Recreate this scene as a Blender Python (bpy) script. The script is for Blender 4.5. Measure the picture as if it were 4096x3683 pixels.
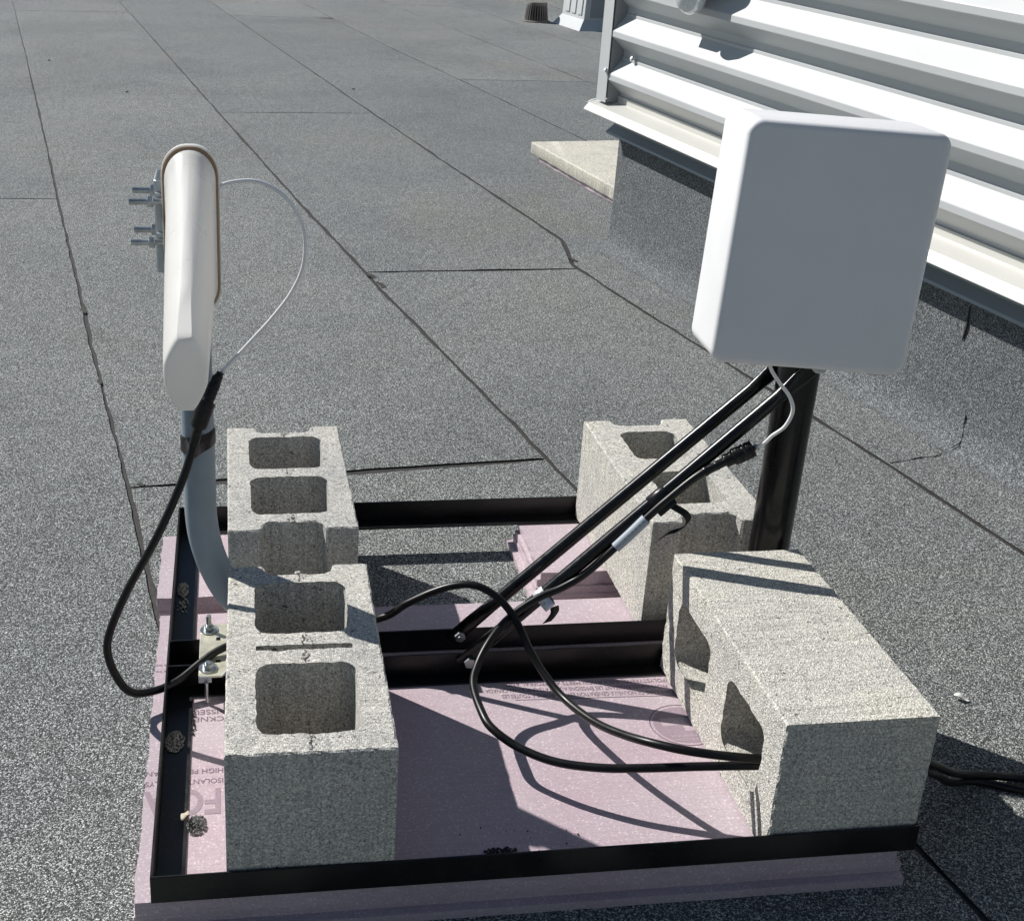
import bpy, bmesh, math, random
from mathutils import Vector, Matrix, noise
random.seed(7)
S = bpy.context.scene
for o in list(bpy.data.objects): bpy.data.objects.remove(o)

# ------------------------------------------------------------------ camera, sky, sun, exposure
cd = bpy.data.cameras.new('camera'); cam = bpy.data.objects.new('camera', cd); S.collection.objects.link(cam); S.camera = cam
Rv, Uv, Fv = Vector((.99064, -.13160, .03614)), Vector((.01594, .37431, .92717)), Vector((.13558, .91792, -.37288))
m = Matrix((Rv, Uv, -Fv)).transposed().to_4x4(); m.translation = Vector((.1148, -1.4127, 1.1251)); cam.matrix_world = m
cd.sensor_fit = 'HORIZONTAL'; cd.sensor_width = 36; cd.lens = 36*5039.56/4096
cd.shift_x = 411.9/4096; cd.shift_y = -294.0/4096; cd.clip_start = .02; cd.clip_end = 500
SUN = Vector((-.5698, .5098, .6446)).normalized()
w = bpy.data.worlds.new('World'); S.world = w; w.use_nodes = True
nt = w.node_tree; sky = nt.nodes.new('ShaderNodeTexSky'); sky.sky_type = 'NISHITA'; sky.sun_disc = False
sky.sun_elevation = math.asin(SUN.z); sky.sun_rotation = math.atan2(SUN.x, SUN.y); sky.air_density = 1.0; sky.dust_density = .05
nt.links.new(sky.outputs[0], nt.nodes['Background'].inputs[0]); nt.nodes['Background'].inputs[1].default_value = .05
sd = bpy.data.lights.new('sun', 'SUN'); sd.energy = 5.0; sd.angle = math.radians(.53); sd.color = (1, .975, .94)
sun = bpy.data.objects.new('sun', sd); S.collection.objects.link(sun); sun.rotation_euler = SUN.to_track_quat('Z', 'Y').to_euler()
S.view_settings.view_transform = 'Standard'; S.view_settings.look = 'None'; S.view_settings.gamma = 1; S.view_settings.exposure = .15
S.cycles.max_bounces = 7; S.cycles.diffuse_bounces = 5; S.cycles.transmission_bounces = 7; S.cycles.glossy_bounces = 3

# ------------------------------------------------------------------ materials
def mat(name):
    M = bpy.data.materials.new(name); M.use_nodes = True
    N = M.node_tree.nodes; return M, N, M.node_tree.links, N['Principled BSDF']
def nd(N, t, **k):
    n = N.new(t)
    for a, v in k.items():
        if a in n.inputs: n.inputs[a].default_value = v
        else: setattr(n, a, v)
    return n
def ramp(N, L, src, stops):
    r = N.new('ShaderNodeValToRGB'); L.new(src, r.inputs[0]); e = r.color_ramp.elements
    while len(e) < len(stops): e.new(.5)
    for i, (p, c) in enumerate(stops):
        e[i].position = p; e[i].color = (c if isinstance(c, tuple) else (c, c, c)) + (1,)
    return r.outputs[0]
def mix(N, L, a, b, f, mode='MIX'):
    n = N.new('ShaderNodeMix'); n.data_type = 'RGBA'; n.blend_type = mode
    for sock, v in ((n.inputs['Factor'], f), (n.inputs[6], a), (n.inputs[7], b)):
        if hasattr(v, 'is_output'): L.new(v, sock)
        else: sock.default_value = v if not isinstance(v, tuple) else (v + (1,) if len(v) == 3 else v)
    return n.outputs[2]
def bump(N, L, h, strength, dist, bsdf, prev=None):
    b = nd(N, 'ShaderNodeBump', Strength=strength, Distance=dist); L.new(h, b.inputs['Height'])
    if prev: L.new(prev, b.inputs['Normal'])
    L.new(b.outputs[0], bsdf.inputs['Normal']); return b.outputs[0]
def simple(name, col, rough=.5, metal=0, spec=.5, var=.0, vscale=40, bmp=0, bscale=200):
    M, N, L, B = mat(name)
    B.inputs['Base Color'].default_value = col + (1,); B.inputs['Roughness'].default_value = rough
    B.inputs['Metallic'].default_value = metal; B.inputs['Specular IOR Level'].default_value = spec
    if var:
        tc = N.new('ShaderNodeTexCoord'); n = nd(N, 'ShaderNodeTexNoise', Scale=vscale, Detail=6.0, Roughness=.6); L.new(tc.outputs['Object'], n.inputs['Vector'])
        lo, hi = tuple(c*(1-var) for c in col), tuple(min(1, c*(1+var)) for c in col)
        L.new(ramp(N, L, n.outputs[0], [(.3, lo), (.7, hi)]), B.inputs['Base Color'])
        r = N.new('ShaderNodeMapRange'); L.new(n.outputs[0], r.inputs[0]); r.inputs[3].default_value = max(0, rough-.12); r.inputs[4].default_value = min(1, rough+.12); L.new(r.outputs[0], B.inputs['Roughness'])
    if bmp:
        tc = N.new('ShaderNodeTexCoord'); n2 = nd(N, 'ShaderNodeTexNoise', Scale=bscale, Detail=4.0); L.new(tc.outputs['Object'], n2.inputs['Vector']); bump(N, L, n2.outputs[0], bmp, .002, B)
    return M

def granules(name, lo, mid, hi, stain=1.0, blue=False):
    """mineral-surfaced roofing: every granule is one Voronoi cell with its own grey"""
    M, N, L, B = mat(name); g = N.new('ShaderNodeNewGeometry'); P = g.outputs['Position']
    v = nd(N, 'ShaderNodeTexVoronoi', Scale=640.0); L.new(P, v.inputs['Vector'])
    sep = N.new('ShaderNodeSeparateColor'); L.new(v.outputs['Color'], sep.inputs[0])
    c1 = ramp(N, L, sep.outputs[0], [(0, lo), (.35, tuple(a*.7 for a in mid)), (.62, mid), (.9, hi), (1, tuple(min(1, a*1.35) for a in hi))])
    v2 = nd(N, 'ShaderNodeTexNoise', Scale=230.0, Detail=1.0); L.new(P, v2.inputs['Vector'])
    c1 = mix(N, L, c1, ramp(N, L, v2.outputs[0], [(.3, .6), (.5, 1.0), (.7, 1.4)]), 1.0, 'MULTIPLY')
    n1 = nd(N, 'ShaderNodeTexNoise', Scale=1.3, Detail=6.0, Roughness=.62); L.new(P, n1.inputs['Vector'])
    c2 = mix(N, L, c1, ramp(N, L, n1.outputs[0], [(.3, (.83, .84, .86)), (.5, (1, 1, 1)), (.72, (1.12, 1.1, 1.06))]), .8*stain, 'MULTIPLY')
    n2 = nd(N, 'ShaderNodeTexNoise', Scale=.75, Detail=5.0, Roughness=.7, Distortion=.6); mp = nd(N, 'ShaderNodeMapping'); mp.inputs['Location'].default_value = (3.1, 7.7, 0); L.new(P, mp.inputs['Vector']); L.new(mp.outputs[0], n2.inputs['Vector'])
    c3 = mix(N, L, c2, mix(N, L, c2, (1.1, .99, .83), 1.0, 'MULTIPLY'), ramp(N, L, n2.outputs[0], [(.56, 0.0), (.74, .6*stain)]))
    n3 = nd(N, 'ShaderNodeTexNoise', Scale=14.0, Detail=4.0, Roughness=.7); L.new(P, n3.inputs['Vector'])
    c4 = mix(N, L, c3, ramp(N, L, n3.outputs[0], [(.28, .8), (.5, 1.0), (.75, 1.12)]), .6, 'MULTIPLY')
    n5 = nd(N, 'ShaderNodeTexNoise', Scale=.42, Detail=3.0, Roughness=.5, Distortion=.8); L.new(P, n5.inputs['Vector'])
    c4 = mix(N, L, c4, ramp(N, L, n5.outputs[0], [(.32, .86), (.5, 1.0), (.66, 1.07)]), stain, 'MULTIPLY')
    oi = N.new('ShaderNodeObjectInfo'); c4 = mix(N, L, c4, ramp(N, L, oi.outputs['Random'], [(0, (.92, .93, .94)), (1, (1.06, 1.05, 1.04))]), stain, 'MULTIPLY')
    L.new(c4, B.inputs['Base Color']); B.inputs['Roughness'].default_value = .85; B.inputs['Specular IOR Level'].default_value = .35
    bump(N, L, v.outputs['Distance'], .8, -.0015, B)
    return M
ROOF = granules('mineral membrane', (.021, .0225, .022), (.133, .141, .139), (.50, .525, .51))
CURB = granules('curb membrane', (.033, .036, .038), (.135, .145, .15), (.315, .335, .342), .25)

def concrete(name, base=(.56, .545, .50), k=1.0):
    M, N, L, B = mat(name); tc = N.new('ShaderNodeTexCoord'); P = tc.outputs['Object']
    v = nd(N, 'ShaderNodeTexVoronoi', Scale=520.0); L.new(P, v.inputs['Vector'])
    sep = N.new('ShaderNodeSeparateColor'); L.new(v.outputs['Color'], sep.inputs[0])
    c = ramp(N, L, sep.outputs[0], [(0, tuple(a*.55 for a in base)), (.22, tuple(a*.85 for a in base)), (.6, base), (1, tuple(min(1, a*1.5) for a in base))])
    n = nd(N, 'ShaderNodeTexNoise', Scale=9.0, Detail=6.0, Roughness=.65); L.new(P, n.inputs['Vector'])
    c = mix(N, L, c, ramp(N, L, n.outputs[0], [(.3, (.84, .85, .87)), (.5, (1, 1, 1)), (.75, (1.1, 1.08, 1.02))]), .9, 'MULTIPLY')
    nf = nd(N, 'ShaderNodeTexNoise', Scale=300.0, Detail=3.0, Roughness=.7); L.new(P, nf.inputs['Vector'])
    c = mix(N, L, c, ramp(N, L, nf.outputs[0], [(.30, .22), (.43, 1.0)]), .9, 'MULTIPLY')
    npo = nd(N, 'ShaderNodeTexNoise', Scale=135.0, Detail=2.0, Roughness=.5); L.new(P, npo.inputs['Vector'])
    c = mix(N, L, c, ramp(N, L, npo.outputs[0], [(.27, .18), (.34, 1.0)]), .85, 'MULTIPLY')
    oi = N.new('ShaderNodeObjectInfo'); c = mix(N, L, c, ramp(N, L, oi.outputs['Random'], [(0, (.92, .92, .93)), (1, (1.06, 1.05, 1.02))]), 1.0, 'MULTIPLY')
    mp = nd(N, 'ShaderNodeMapping'); mp.inputs['Scale'].default_value = (260, 260, 9); L.new(P, mp.inputs['Vector'])
    ns = nd(N, 'ShaderNodeTexNoise', Scale=1.0, Detail=3.0); L.new(mp.outputs[0], ns.inputs['Vector'])
    g = N.new('ShaderNodeNewGeometry'); 
    vt = N.new('ShaderNodeVectorTransform'); vt.vector_type = 'NORMAL'; vt.convert_from = 'WORLD'; vt.convert_to = 'OBJECT'; L.new(g.outputs['True Normal'], vt.inputs[0])
    sx = N.new('ShaderNodeSeparateXYZ'); L.new(vt.outputs[0], sx.inputs[0])
    ab = nd(N, 'ShaderNodeMath', operation='ABSOLUTE'); L.new(sx.outputs[2], ab.inputs[0])
    side = nd(N, 'ShaderNodeMath', operation='LESS_THAN'); L.new(ab.outputs[0], side.inputs[0]); side.inputs[1].default_value = .5
    sm = nd(N, 'ShaderNodeMath', operation='MULTIPLY'); L.new(side.outputs[0], sm.inputs[0]); sm.inputs[1].default_value = .33
    c = mix(N, L, c, ramp(N, L, ns.outputs[0], [(.34, .55), (.5, 1.0), (.7, 1.12)]), sm.outputs[0], 'MULTIPLY')
    L.new(c, B.inputs['Base Color']); B.inputs['Roughness'].default_value = .92; B.inputs['Specular IOR Level'].default_value = .2
    h = nd(N, 'ShaderNodeMath', operation='ADD'); L.new(nf.outputs[0], h.inputs[0]); L.new(v.outputs['Distance'], h.inputs[1])
    bump(N, L, h.outputs[0], .7*k, .0014, B)
    return M
CONC = concrete('concrete block'); PAVE = concrete('paver concrete', (.58, .555, .49), .2)

def foam_mat():
    M, N, L, B = mat('pink insulation foam'); tc = N.new('ShaderNodeTexCoord'); P = tc.outputs['Object']
    n = nd(N, 'ShaderNodeTexNoise', Scale=5.0, Detail=5.0, Roughness=.6); L.new(P, n.inputs['Vector'])
    c = ramp(N, L, n.outputs[0], [(.25, (.54, .465, .49)), (.5, (.51, .42, .452)), (.78, (.47, .345, .39))])
    v = nd(N, 'ShaderNodeTexVoronoi', Scale=520.0); L.new(P, v.inputs['Vector']); sp = N.new('ShaderNodeSeparateColor'); L.new(v.outputs['Color'], sp.inputs[0])
    c = mix(N, L, c, ramp(N, L, sp.outputs[0], [(0, .84), (.5, 1.0), (.9, 1.05), (.97, 1.5)]), .75, 'MULTIPLY')
    mp = nd(N, 'ShaderNodeMapping'); mp.inputs['Scale'].default_value = (6, 420, 420); L.new(P, mp.inputs['Vector'])
    ns = nd(N, 'ShaderNodeTexNoise', Scale=1.0, Detail=3.0); L.new(mp.outputs[0], ns.inputs['Vector'])
    c = mix(N, L, c, ramp(N, L, ns.outputs[0], [(.35, .9), (.6, 1.05)]), .6, 'MULTIPLY')
    L.new(c, B.inputs['Base Color']); B.inputs['Roughness'].default_value = .55; B.inputs['Specular IOR Level'].default_value = .45
    B.inputs['Subsurface Weight'].default_value = .0
    bump(N, L, ns.outputs[0], .2, .001, B)
    return M
FOAM = foam_mat()
FOAMEDGE = simple('torn foam', (.72, .56, .60), .7, var=.18, vscale=120, bmp=.8, bscale=220)
BITU = simple('bitumen', (.034, .032, .028), .75, var=.5, vscale=60, bmp=.6, bscale=260)
BLACK = simple('black powder coat', (.0045, .0045, .005), .3, spec=.5, var=.35, vscale=30)
BLACKG = simple('black gloss tube', (.004, .004, .0045), .24, spec=.38, var=.6, vscale=90)
def dusty_black():
    M, N, L, B = mat('dusty black angle'); tc = N.new('ShaderNodeTexCoord'); P = tc.outputs['Object']
    n = nd(N, 'ShaderNodeTexNoise', Scale=18.0, Detail=7.0, Roughness=.7); L.new(P, n.inputs['Vector'])
    n2 = nd(N, 'ShaderNodeTexNoise', Scale=260.0, Detail=3.0); L.new(P, n2.inputs['Vector'])
    f = nd(N, 'ShaderNodeMath', operation='MULTIPLY'); L.new(n.outputs[0], f.inputs[0]); L.new(n2.outputs[0], f.inputs[1])
    L.new(ramp(N, L, f.outputs[0], [(.26, (.0035, .0036, .004)), (.36, (.008, .008, .008)), (.44, (.035, .033, .029)), (.54, (.09, .085, .075))]), B.inputs['Base Color'])
    L.new(ramp(N, L, n.outputs[0], [(.3, .26), (.7, .5)]), B.inputs['Roughness']); B.inputs['Specular IOR Level'].default_value = .48
    return M
ANGLE = dusty_black()
CABLE = simple('black cable jacket', (.006, .006, .006), .36, spec=.34, var=.3, vscale=60)
TAPE = simple('black vinyl tape', (.006, .006, .0063), .3, spec=.35, bmp=.5, bscale=90)
PIPE = simple('grey painted pipe', (.27, .325, .37), .5, spec=.4, var=.08, vscale=16)
ZINC = simple('zinc plated steel', (.50, .52, .52), .32, metal=.9, var=.25, vscale=90)
ZINCY = simple('yellow zinc plate', (.66, .63, .50), .42, metal=.55, var=.16, vscale=55)
GALV = simple('galvanised bracket', (.42, .46, .49), .45, metal=.75, var=.12, vscale=60)
WHITE = simple('white plastic', (.90, .885, .85), .3, spec=.45, var=.02, vscale=12)
def translucent(M, f, col):
    N, L = M.node_tree.nodes, M.node_tree.links; t = nd(N, 'ShaderNodeBsdfTranslucent'); t.inputs[0].default_value = col+(1,)
    mx = N.new('ShaderNodeMixShader'); mx.inputs[0].default_value = f; L.new(N['Principled BSDF'].outputs[0], mx.inputs[1]); L.new(t.outputs[0], mx.inputs[2]); L.new(mx.outputs[0], N['Material Output'].inputs[0])
translucent(WHITE, .33, (.97, .95, .91))
PANEL = simple('matt white radome', (.80, .80, .80), .5, spec=.35, var=.035, vscale=7, bmp=.05, bscale=30)
GASK = simple('brown gasket', (.40, .26, .16), .7)
SIDING = simple('white painted steel', (.55, .565, .563), .45, spec=.4, var=.045, vscale=3)
SILL = simple('cream painted flashing', (.62, .61, .565), .36, spec=.5, var=.03, vscale=4)
FLASH = simple('shaded counter flashing', (.33, .365, .385), .45, spec=.5, var=.06, vscale=8)  # white metal, with the shade below the sill put into its grey
LABEL = simple('white cable label', (.36, .41, .45), .5)
COAX = simple('white pigtail coax', (.80, .80, .80), .4, bmp=.0)
CLEAR = simple('clear sleeved coax', (.88, .88, .88), .25, spec=.6)
VENTSHADE = simple('vent front shade', (.30, .31, .33), .5, var=.06, vscale=6)  # painted shade for the front of the white vent housing
STRAIN = simple('weathered strainer', (.17, .155, .14), .8, var=.3, vscale=20)
INK = simple('mauve print', (.19, .125, .16), .6, var=.15, vscale=300)
INKL = simple('pale mauve print', (.33, .25, .29), .6, var=.15, vscale=300)
STONE = simple('loose granules', (.28, .28, .26), .85, var=.5, vscale=300)
LEAF = simple('dry leaf', (.52, .47, .36), .8, var=.2, vscale=200)
GLASS = simple('clear lens', (.75, .78, .80), .12, spec=.6, metal=.2, var=.2, vscale=60)

# ------------------------------------------------------------------ mesh helpers
def link(name, me, mt, parent=None, smooth=None):
    o = bpy.data.objects.new(name, me); S.collection.objects.link(o)
    if mt: me.materials.append(mt)
    if parent: o.parent = parent
    if smooth is not None:
        me.polygons.foreach_set('use_smooth', [True]*len(me.polygons))
        if smooth < 3: me.set_sharp_from_angle(angle=smooth)
    return o
def mesh(name, V, F, mt, parent=None, smooth=None, fixn=False):
    me = bpy.data.meshes.new(name); me.from_pydata([tuple(v) for v in V], [], F); me.update()
    if fixn:
        bm = bmesh.new(); bm.from_mesh(me); bmesh.ops.recalc_face_normals(bm, faces=bm.faces); bm.to_mesh(me); bm.free()
    return link(name, me, mt, parent, smooth)
def tag(o, label, cat=None, group=None, kind=None):
    if label: o['label'] = label
    if cat: o['category'] = cat
    if group: o['group'] = group
    if kind: o['kind'] = kind
    return o
def thing(name, loc, label, cat, group=None, rz=0):
    o = bpy.data.objects.new(name, None); S.collection.objects.link(o); o.location = loc; o.rotation_euler = (0, 0, rz); o.empty_display_size = .05
    return tag(o, label, cat, group)
class MB:
    def __init__(s): s.V = []; s.F = []
    def box(s, x0, x1, y0, y1, z0, z1):
        n = len(s.V); s.V += [Vector((x, y, z)) for z in (z0, z1) for y in (y0, y1) for x in (x0, x1)]
        s.F += [[n+i for i in f] for f in ((0, 2, 3, 1), (4, 5, 7, 6), (0, 1, 5, 4), (2, 6, 7, 3), (0, 4, 6, 2), (1, 3, 7, 5))]; return s
    def loft(s, loops, cap0=True, cap1=True):
        n = len(s.V); k = len(loops[0])
        for l in loops: s.V += [Vector(p) for p in l]
        for i in range(len(loops)-1):
            for j in range(k):
                a, b = n+i*k+j, n+i*k+(j+1) % k; s.F.append([a, b, b+k, a+k])
        if cap0: s.F.append([n+j for j in reversed(range(k))])
        if cap1: s.F.append([n+(len(loops)-1)*k+j for j in range(k)])
        return s
    def tube(s, pts, r, k=12, caps=True):
        pts = [Vector(p) for p in pts]; loops = []; up = None
        for i, p in enumerate(pts):
            t = (pts[min(i+1, len(pts)-1)]-pts[max(i-1, 0)]).normalized()
            if up is None: up = t.orthogonal().normalized()
            up = (up-t*up.dot(t)).normalized(); q = t.cross(up); rr = r[i] if isinstance(r, (list, tuple)) else r
            loops.append([p+(up*math.cos(a)+q*math.sin(a))*rr for a in [2*math.pi*j/k for j in range(k)]])
        return s.loft(loops, caps, caps)
    def cyl(s, p, q, r, k=16): return s.tube([p, q], r, k)
    def make(s, name, mt, parent=None, smooth=None): return mesh(name, s.V, s.F, mt, parent, smooth, True)
def bevel(o, wd, seg=2):
    md = o.modifiers.new('bevel', 'BEVEL'); md.width = wd; md.segments = seg; md.limit_method = 'ANGLE'; md.angle_limit = math.radians(40); return o
def spline(P, n=8):
    P = [Vector(p) for p in P]; out = []
    for i in range(len(P)-1):
        a, b, c, d = P[max(i-1, 0)], P[i], P[i+1], P[min(i+2, len(P)-1)]
        for j in range(n):
            t = j/n; out.append(.5*((2*b)+(c-a)*t+(2*a-5*b+4*c-d)*t*t+(3*b-a-3*c+d)*t**3))
    return out+[P[-1]]
def rrect(wx, wz, r, k=6, rz=None, ch=0):
    pts = []; q = r if rz is None else rz
    for cx, cz, a0 in ((wx/2-r, wz/2-q, 0), (-wx/2+r, wz/2-q, 90), (-wx/2+r, -wz/2+q, 180), (wx/2-r, -wz/2+q, 270)):
        for j in range(k+1):
            a = math.radians(a0+90*j/k); t = j/k; e0, e1 = math.radians(a0), math.radians(a0+90)
            ex, ez = math.cos(a)*(1-ch)+(math.cos(e0)*(1-t)+math.cos(e1)*t)*ch, math.sin(a)*(1-ch)+(math.sin(e0)*(1-t)+math.sin(e1)*t)*ch
            pts.append((cx+r*ex, cz+q*ez))
    return pts
def hexnut(mb, c, ax, r, h):
    c = Vector(c); ax = Vector(ax).normalized(); up = ax.orthogonal().normalized(); q = ax.cross(up)
    mb.loft([[c+ax*t+(up*math.cos(math.pi/3*j)+q*math.sin(math.pi/3*j))*r for j in range(6)] for t in (0, h)])

Z = .053            # top of the frame's flat legs above the roof membrane; the foam's top is at .050

# ------------------------------------------------------------------ roof: sheets of membrane on a bitumen deck
seams = [
 [(-1.8255, 10.73), (-1.1178, 6.7), (-.6899, 4.2308), (-.4938, 3.08), (-.3003, 1.9766), (-.2527, 1.69), (-.1633, 1.2), (-.0945, .8335), (-.0414, .5252)],
 [(-.9184, 10.98), (-.4516, 8.14), (.0469, 5.0732), (.3586, 3.1745), (.516, 2.2807), (.556, 2.0413), (.7283, 1.1353), (.7866, .8032), (.9687, -.2373), (.9903, -.3608)],
 [(-.1005, 11.2), (.5189, 7.187), (.8441, 5.0534), (1.0087, 4.01), (1.2294, 2.6618), (1.1877, 2.3735), (1.263, 1.9742), (1.4459, 1.1163), (1.4981, .8619), (1.5665, .4791)],
 [(.7793, 11.26), (1.245, 7.8871), (1.5005, 6.3581), (1.7963, 4.4027)],
 [(1.6139, 11.4874), (2.1277, 7.6642), (2.3148, 6.3359)],
 [(2.3692, 11.8956), (2.5536, 9.8972), (2.8163, 7.9787)]]
def sx(i, y):
    P = seams[i]
    if y >= P[0][1]: a, b = P[0], P[1]
    elif y <= P[-1][1]: a, b = (P[-3] if len(P) > 3 else P[0]), P[-1]; return b[0]+(y-b[1])*(-.172)
    else:
        k = next(k for k in range(len(P)-1) if P[k+1][1] <= y); a, b = P[k], P[k+1]
    return a[0]+(b[0]-a[0])*(y-a[1])/(b[1]-a[1])
def bx_(i, y):
    if 0 <= i < 6: return sx(i, y)
    return sx(0, y)+.9*i if i < 0 else sx(5, y)+.9*(i-5)
cross = {0: [3.236, 11.6, -2.1], 1: [(.855, .032), 9.80, -3.0], 2: [(2.30, .018), 5.09, 14.4, -2.2], 3: [9.85, -1.4], 4: [6.35], 5: [11.2], 6: [7.1], -1: [6.2, -.4], -2: [2.0], 7: [8.6]}
crossdy = {1: .085, 2: .03, 3: -.1}
deck = mesh('roof_deck', [(-40, -40, -.0035), (40, -40, -.0035), (40, 60, -.0035), (-40, 60, -.0035)], [(0, 1, 2, 3)], BITU)
tag(deck, 'grey flat roof of mineral surfaced membrane sheets', kind='structure')
rj = random.Random(3)
def wob(x, y, a): return a*noise.noise(Vector((x*9.1, y*9.1, 1.7)))+a*.6*noise.noise(Vector((x*31, y*31, 4.2)))
for i in range(-5, 10):
    ends = sorted([(c if isinstance(c, tuple) else (c, .006)) for c in cross.get(i, []) if (c[0] if isinstance(c, tuple) else c) < 24])
    cuts = [(-6, 0)]+ends+[(26, 0)]
    for (ya, ga), (yb, gb) in zip(cuts[:-1], cuts[1:]):
        y0, y1 = ya, yb; n = max(2, int((y1-y0)/.03)); V = []; F = []
        for k in range(n+1):
            t = k/n; row = []
            for sd_ in (0, 1):
                y = y0+(y1-y0)*t; dy = (crossdy.get(i, 0)*(sd_)) if (k == 0 and ya > -6) or (k == n and yb < 26) else 0
                if k == 0 and ya > -6: y += dy+.0035
                elif k == n and yb < 26: y += dy-.0035
                gap = (.0042, .0050, .0058, .0040, .0032, .0030)[i+sd_-1]*min(1, max(.4, 1-.085*(y-3))) if 0 <= i+sd_-1 < 6 else .004
                x = bx_(i+sd_-1, y)+(gap if sd_ == 0 else -gap)+wob(bx_(i+sd_-1, y)+sd_*5, y, .0042)+.0035*max(0, noise.noise(Vector((y*2.3, i+sd_, 3.3))))*(1 if sd_ == 0 else -1)
                row.append((x, y))
            m_ = 10 if (k in (0, n)) else 1
            V.append(row)
        # side outline: left edge up, top end, right edge down, bottom end (ends are wavy)
        def endrow(row, sgn, wide):
            (xa, yya), (xb, yyb) = row; out = []
            for j in range(1, 60):
                t = j/60; x = xa+(xb-xa)*t; y = yya+(yyb-yya)*t
                out.append((x, y+wob(x, y+sgn*3, .003)-sgn*wide*math.sin(math.pi*t)**.7*max(.1, .55+.7*noise.noise(Vector((x*5, y*4, 9))))))
            return out
        top = endrow(V[-1], 1, gb*.5) if yb < 26 else []; bot = endrow(V[0], -1, ga*.5) if ya > -6 else []
        out = [r[0] for r in V]+top+[r[1] for r in reversed(V)]+list(reversed(bot))
        k = len(out); VV = [(x, y, 0) for x, y in out]+[(x, y, -.0030) for x, y in out]
        FF = [list(reversed(range(k)))]+[[a, (a+1) % k, k+(a+1) % k, k+a] for a in range(k)]
        o = mesh('membrane_sheet', VV, FF, ROOF, deck)
        if o.data.polygons[0].normal.z < 0: o.data.flip_normals()
        o.data.materials.append(BITU)
        for p in o.data.polygons[1:]: p.material_index = 1

for k, (x, y, r, q) in enumerate(((.530, 2.262, .022, 1.6), (.548, 2.17, .018, 3.0), (-.296, 1.95, .014, 3.4), (-.205, 1.42, .010, 3.0), (1.205, 2.43, .016, 2.6), (-.075, .868, .014, .8))):
    V = [(x+r*(.55+.5*noise.noise(Vector((math.cos(a)*1.7, math.sin(a)*1.7, k*3.3))))*math.cos(a)-.17*r*q*math.sin(a), y+r*q*(.6+.5*noise.noise(Vector((math.cos(a)*2.3, math.sin(a)*2.3, k*5.1))))*math.sin(a)) for a in [2*math.pi*j/22 for j in range(22)]]
    MB().loft([[(a, b, -.002) for a, b in V], [(a, b, .0012) for a, b in V]]).make('bitumen_bleed', BITU, deck)

# ------------------------------------------------------------------ curb and screen wall on the right
T0 = Vector((1.3367, 2.5669, 0)); WU = Vector((.2092, -.9779, 0)); WN = Vector((.9779, .2092, 0)); KS = .031
def wpt(s, off, h): return T0+WU*s+WN*off+Vector((0, 0, h-KS*s*min(1, h/.36)))
def wext(name, prof, s0, s1, mt, parent, n=1, closed=False, smooth=None):
    V = []; F = []; k = len(prof)
    for j in range(n+1):
        s = s0+(s1-s0)*j/n
        V += [wpt(s, o, h) for o, h in prof]
    for j in range(n):
        for i in range(k if closed else k-1):
            a, b = j*k+i, j*k+(i+1) % k; F.append([a, b, b+k, a+k])
    if closed: F += [list(range(k)), [n*k+i for i in reversed(range(k))]]
    return mesh(name, V, F, mt, parent, smooth, True)
wall = thing('screen_wall', T0, 'white corrugated metal wall on a grey membrane curb', 'wall'); wall.location = (0, 0, 0)
# curb: cant, face, top, with thickness
curb_prof = [(-.03, .001), (-.012, .004), (.004, .014), (.018, .036), (.025, .075), (.027, .15), (.028, .28), (.028, .425), (.35, .425), (.35, .001)]
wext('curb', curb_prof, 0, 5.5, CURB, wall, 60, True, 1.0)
def flat_box(name, s0, s1, o0, o1, h0, h1, mt, parent): return wext(name, [(o0, h0), (o0, h1), (o1, h1), (o1, h0)], s0, s1, mt, parent, 1, True)
wext('counter_flashing', [(-.016, .385), (-.014, .392), (.012, .412), (.016, .452), (.03, .452), (.026, .41), (0, .388)], -.015, 5.5, FLASH, wall, 1, True)
wext('wall_core', [(.075, .45), (.075, 1.6), (.35, 1.6), (.35, .45)], .01, 5.5, SIDING, wall, 1, True)
wext('sill_flashing', [(-.064, .448), (-.064, .450), (-.048, .4695), (.010, .4855), (.0115, .505), (.014, .505), (.0135, .483), (-.047, .467), (-.062, .448)], -.09, 5.5, SILL, wall, 1, True)
mesh('sill_return', [wpt(-.09, -.058, .467), wpt(-.09, .0, .4865), wpt(-.115, -.03, .472)], [(0, 1, 2)], SILL, wall)
# corrugated siding, one sheet bent into ribs, as a folded strip with thickness
prof = []; h = .472; pitch = .1335
base = .556
for k in range(-1, 8):
    b = base+k*pitch
    prof += [(-.030, b), (-.031, b+.002), (-.031, b+.0175), (-.0295, b+.0205), (.0125, b+.0625), (.0125, b+.071), (.0165, b+.073), (.0165, b+.092), (.014, b+.0945), (-.028, b+pitch-.0015)]
prof = [p for p in prof if p[1] > .485]
thick = prof+[(o+.0012, hh) for o, hh in reversed(prof)]
wext('siding_panel', thick, -.004, 5.5, SIDING, wall, 1, True)
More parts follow.
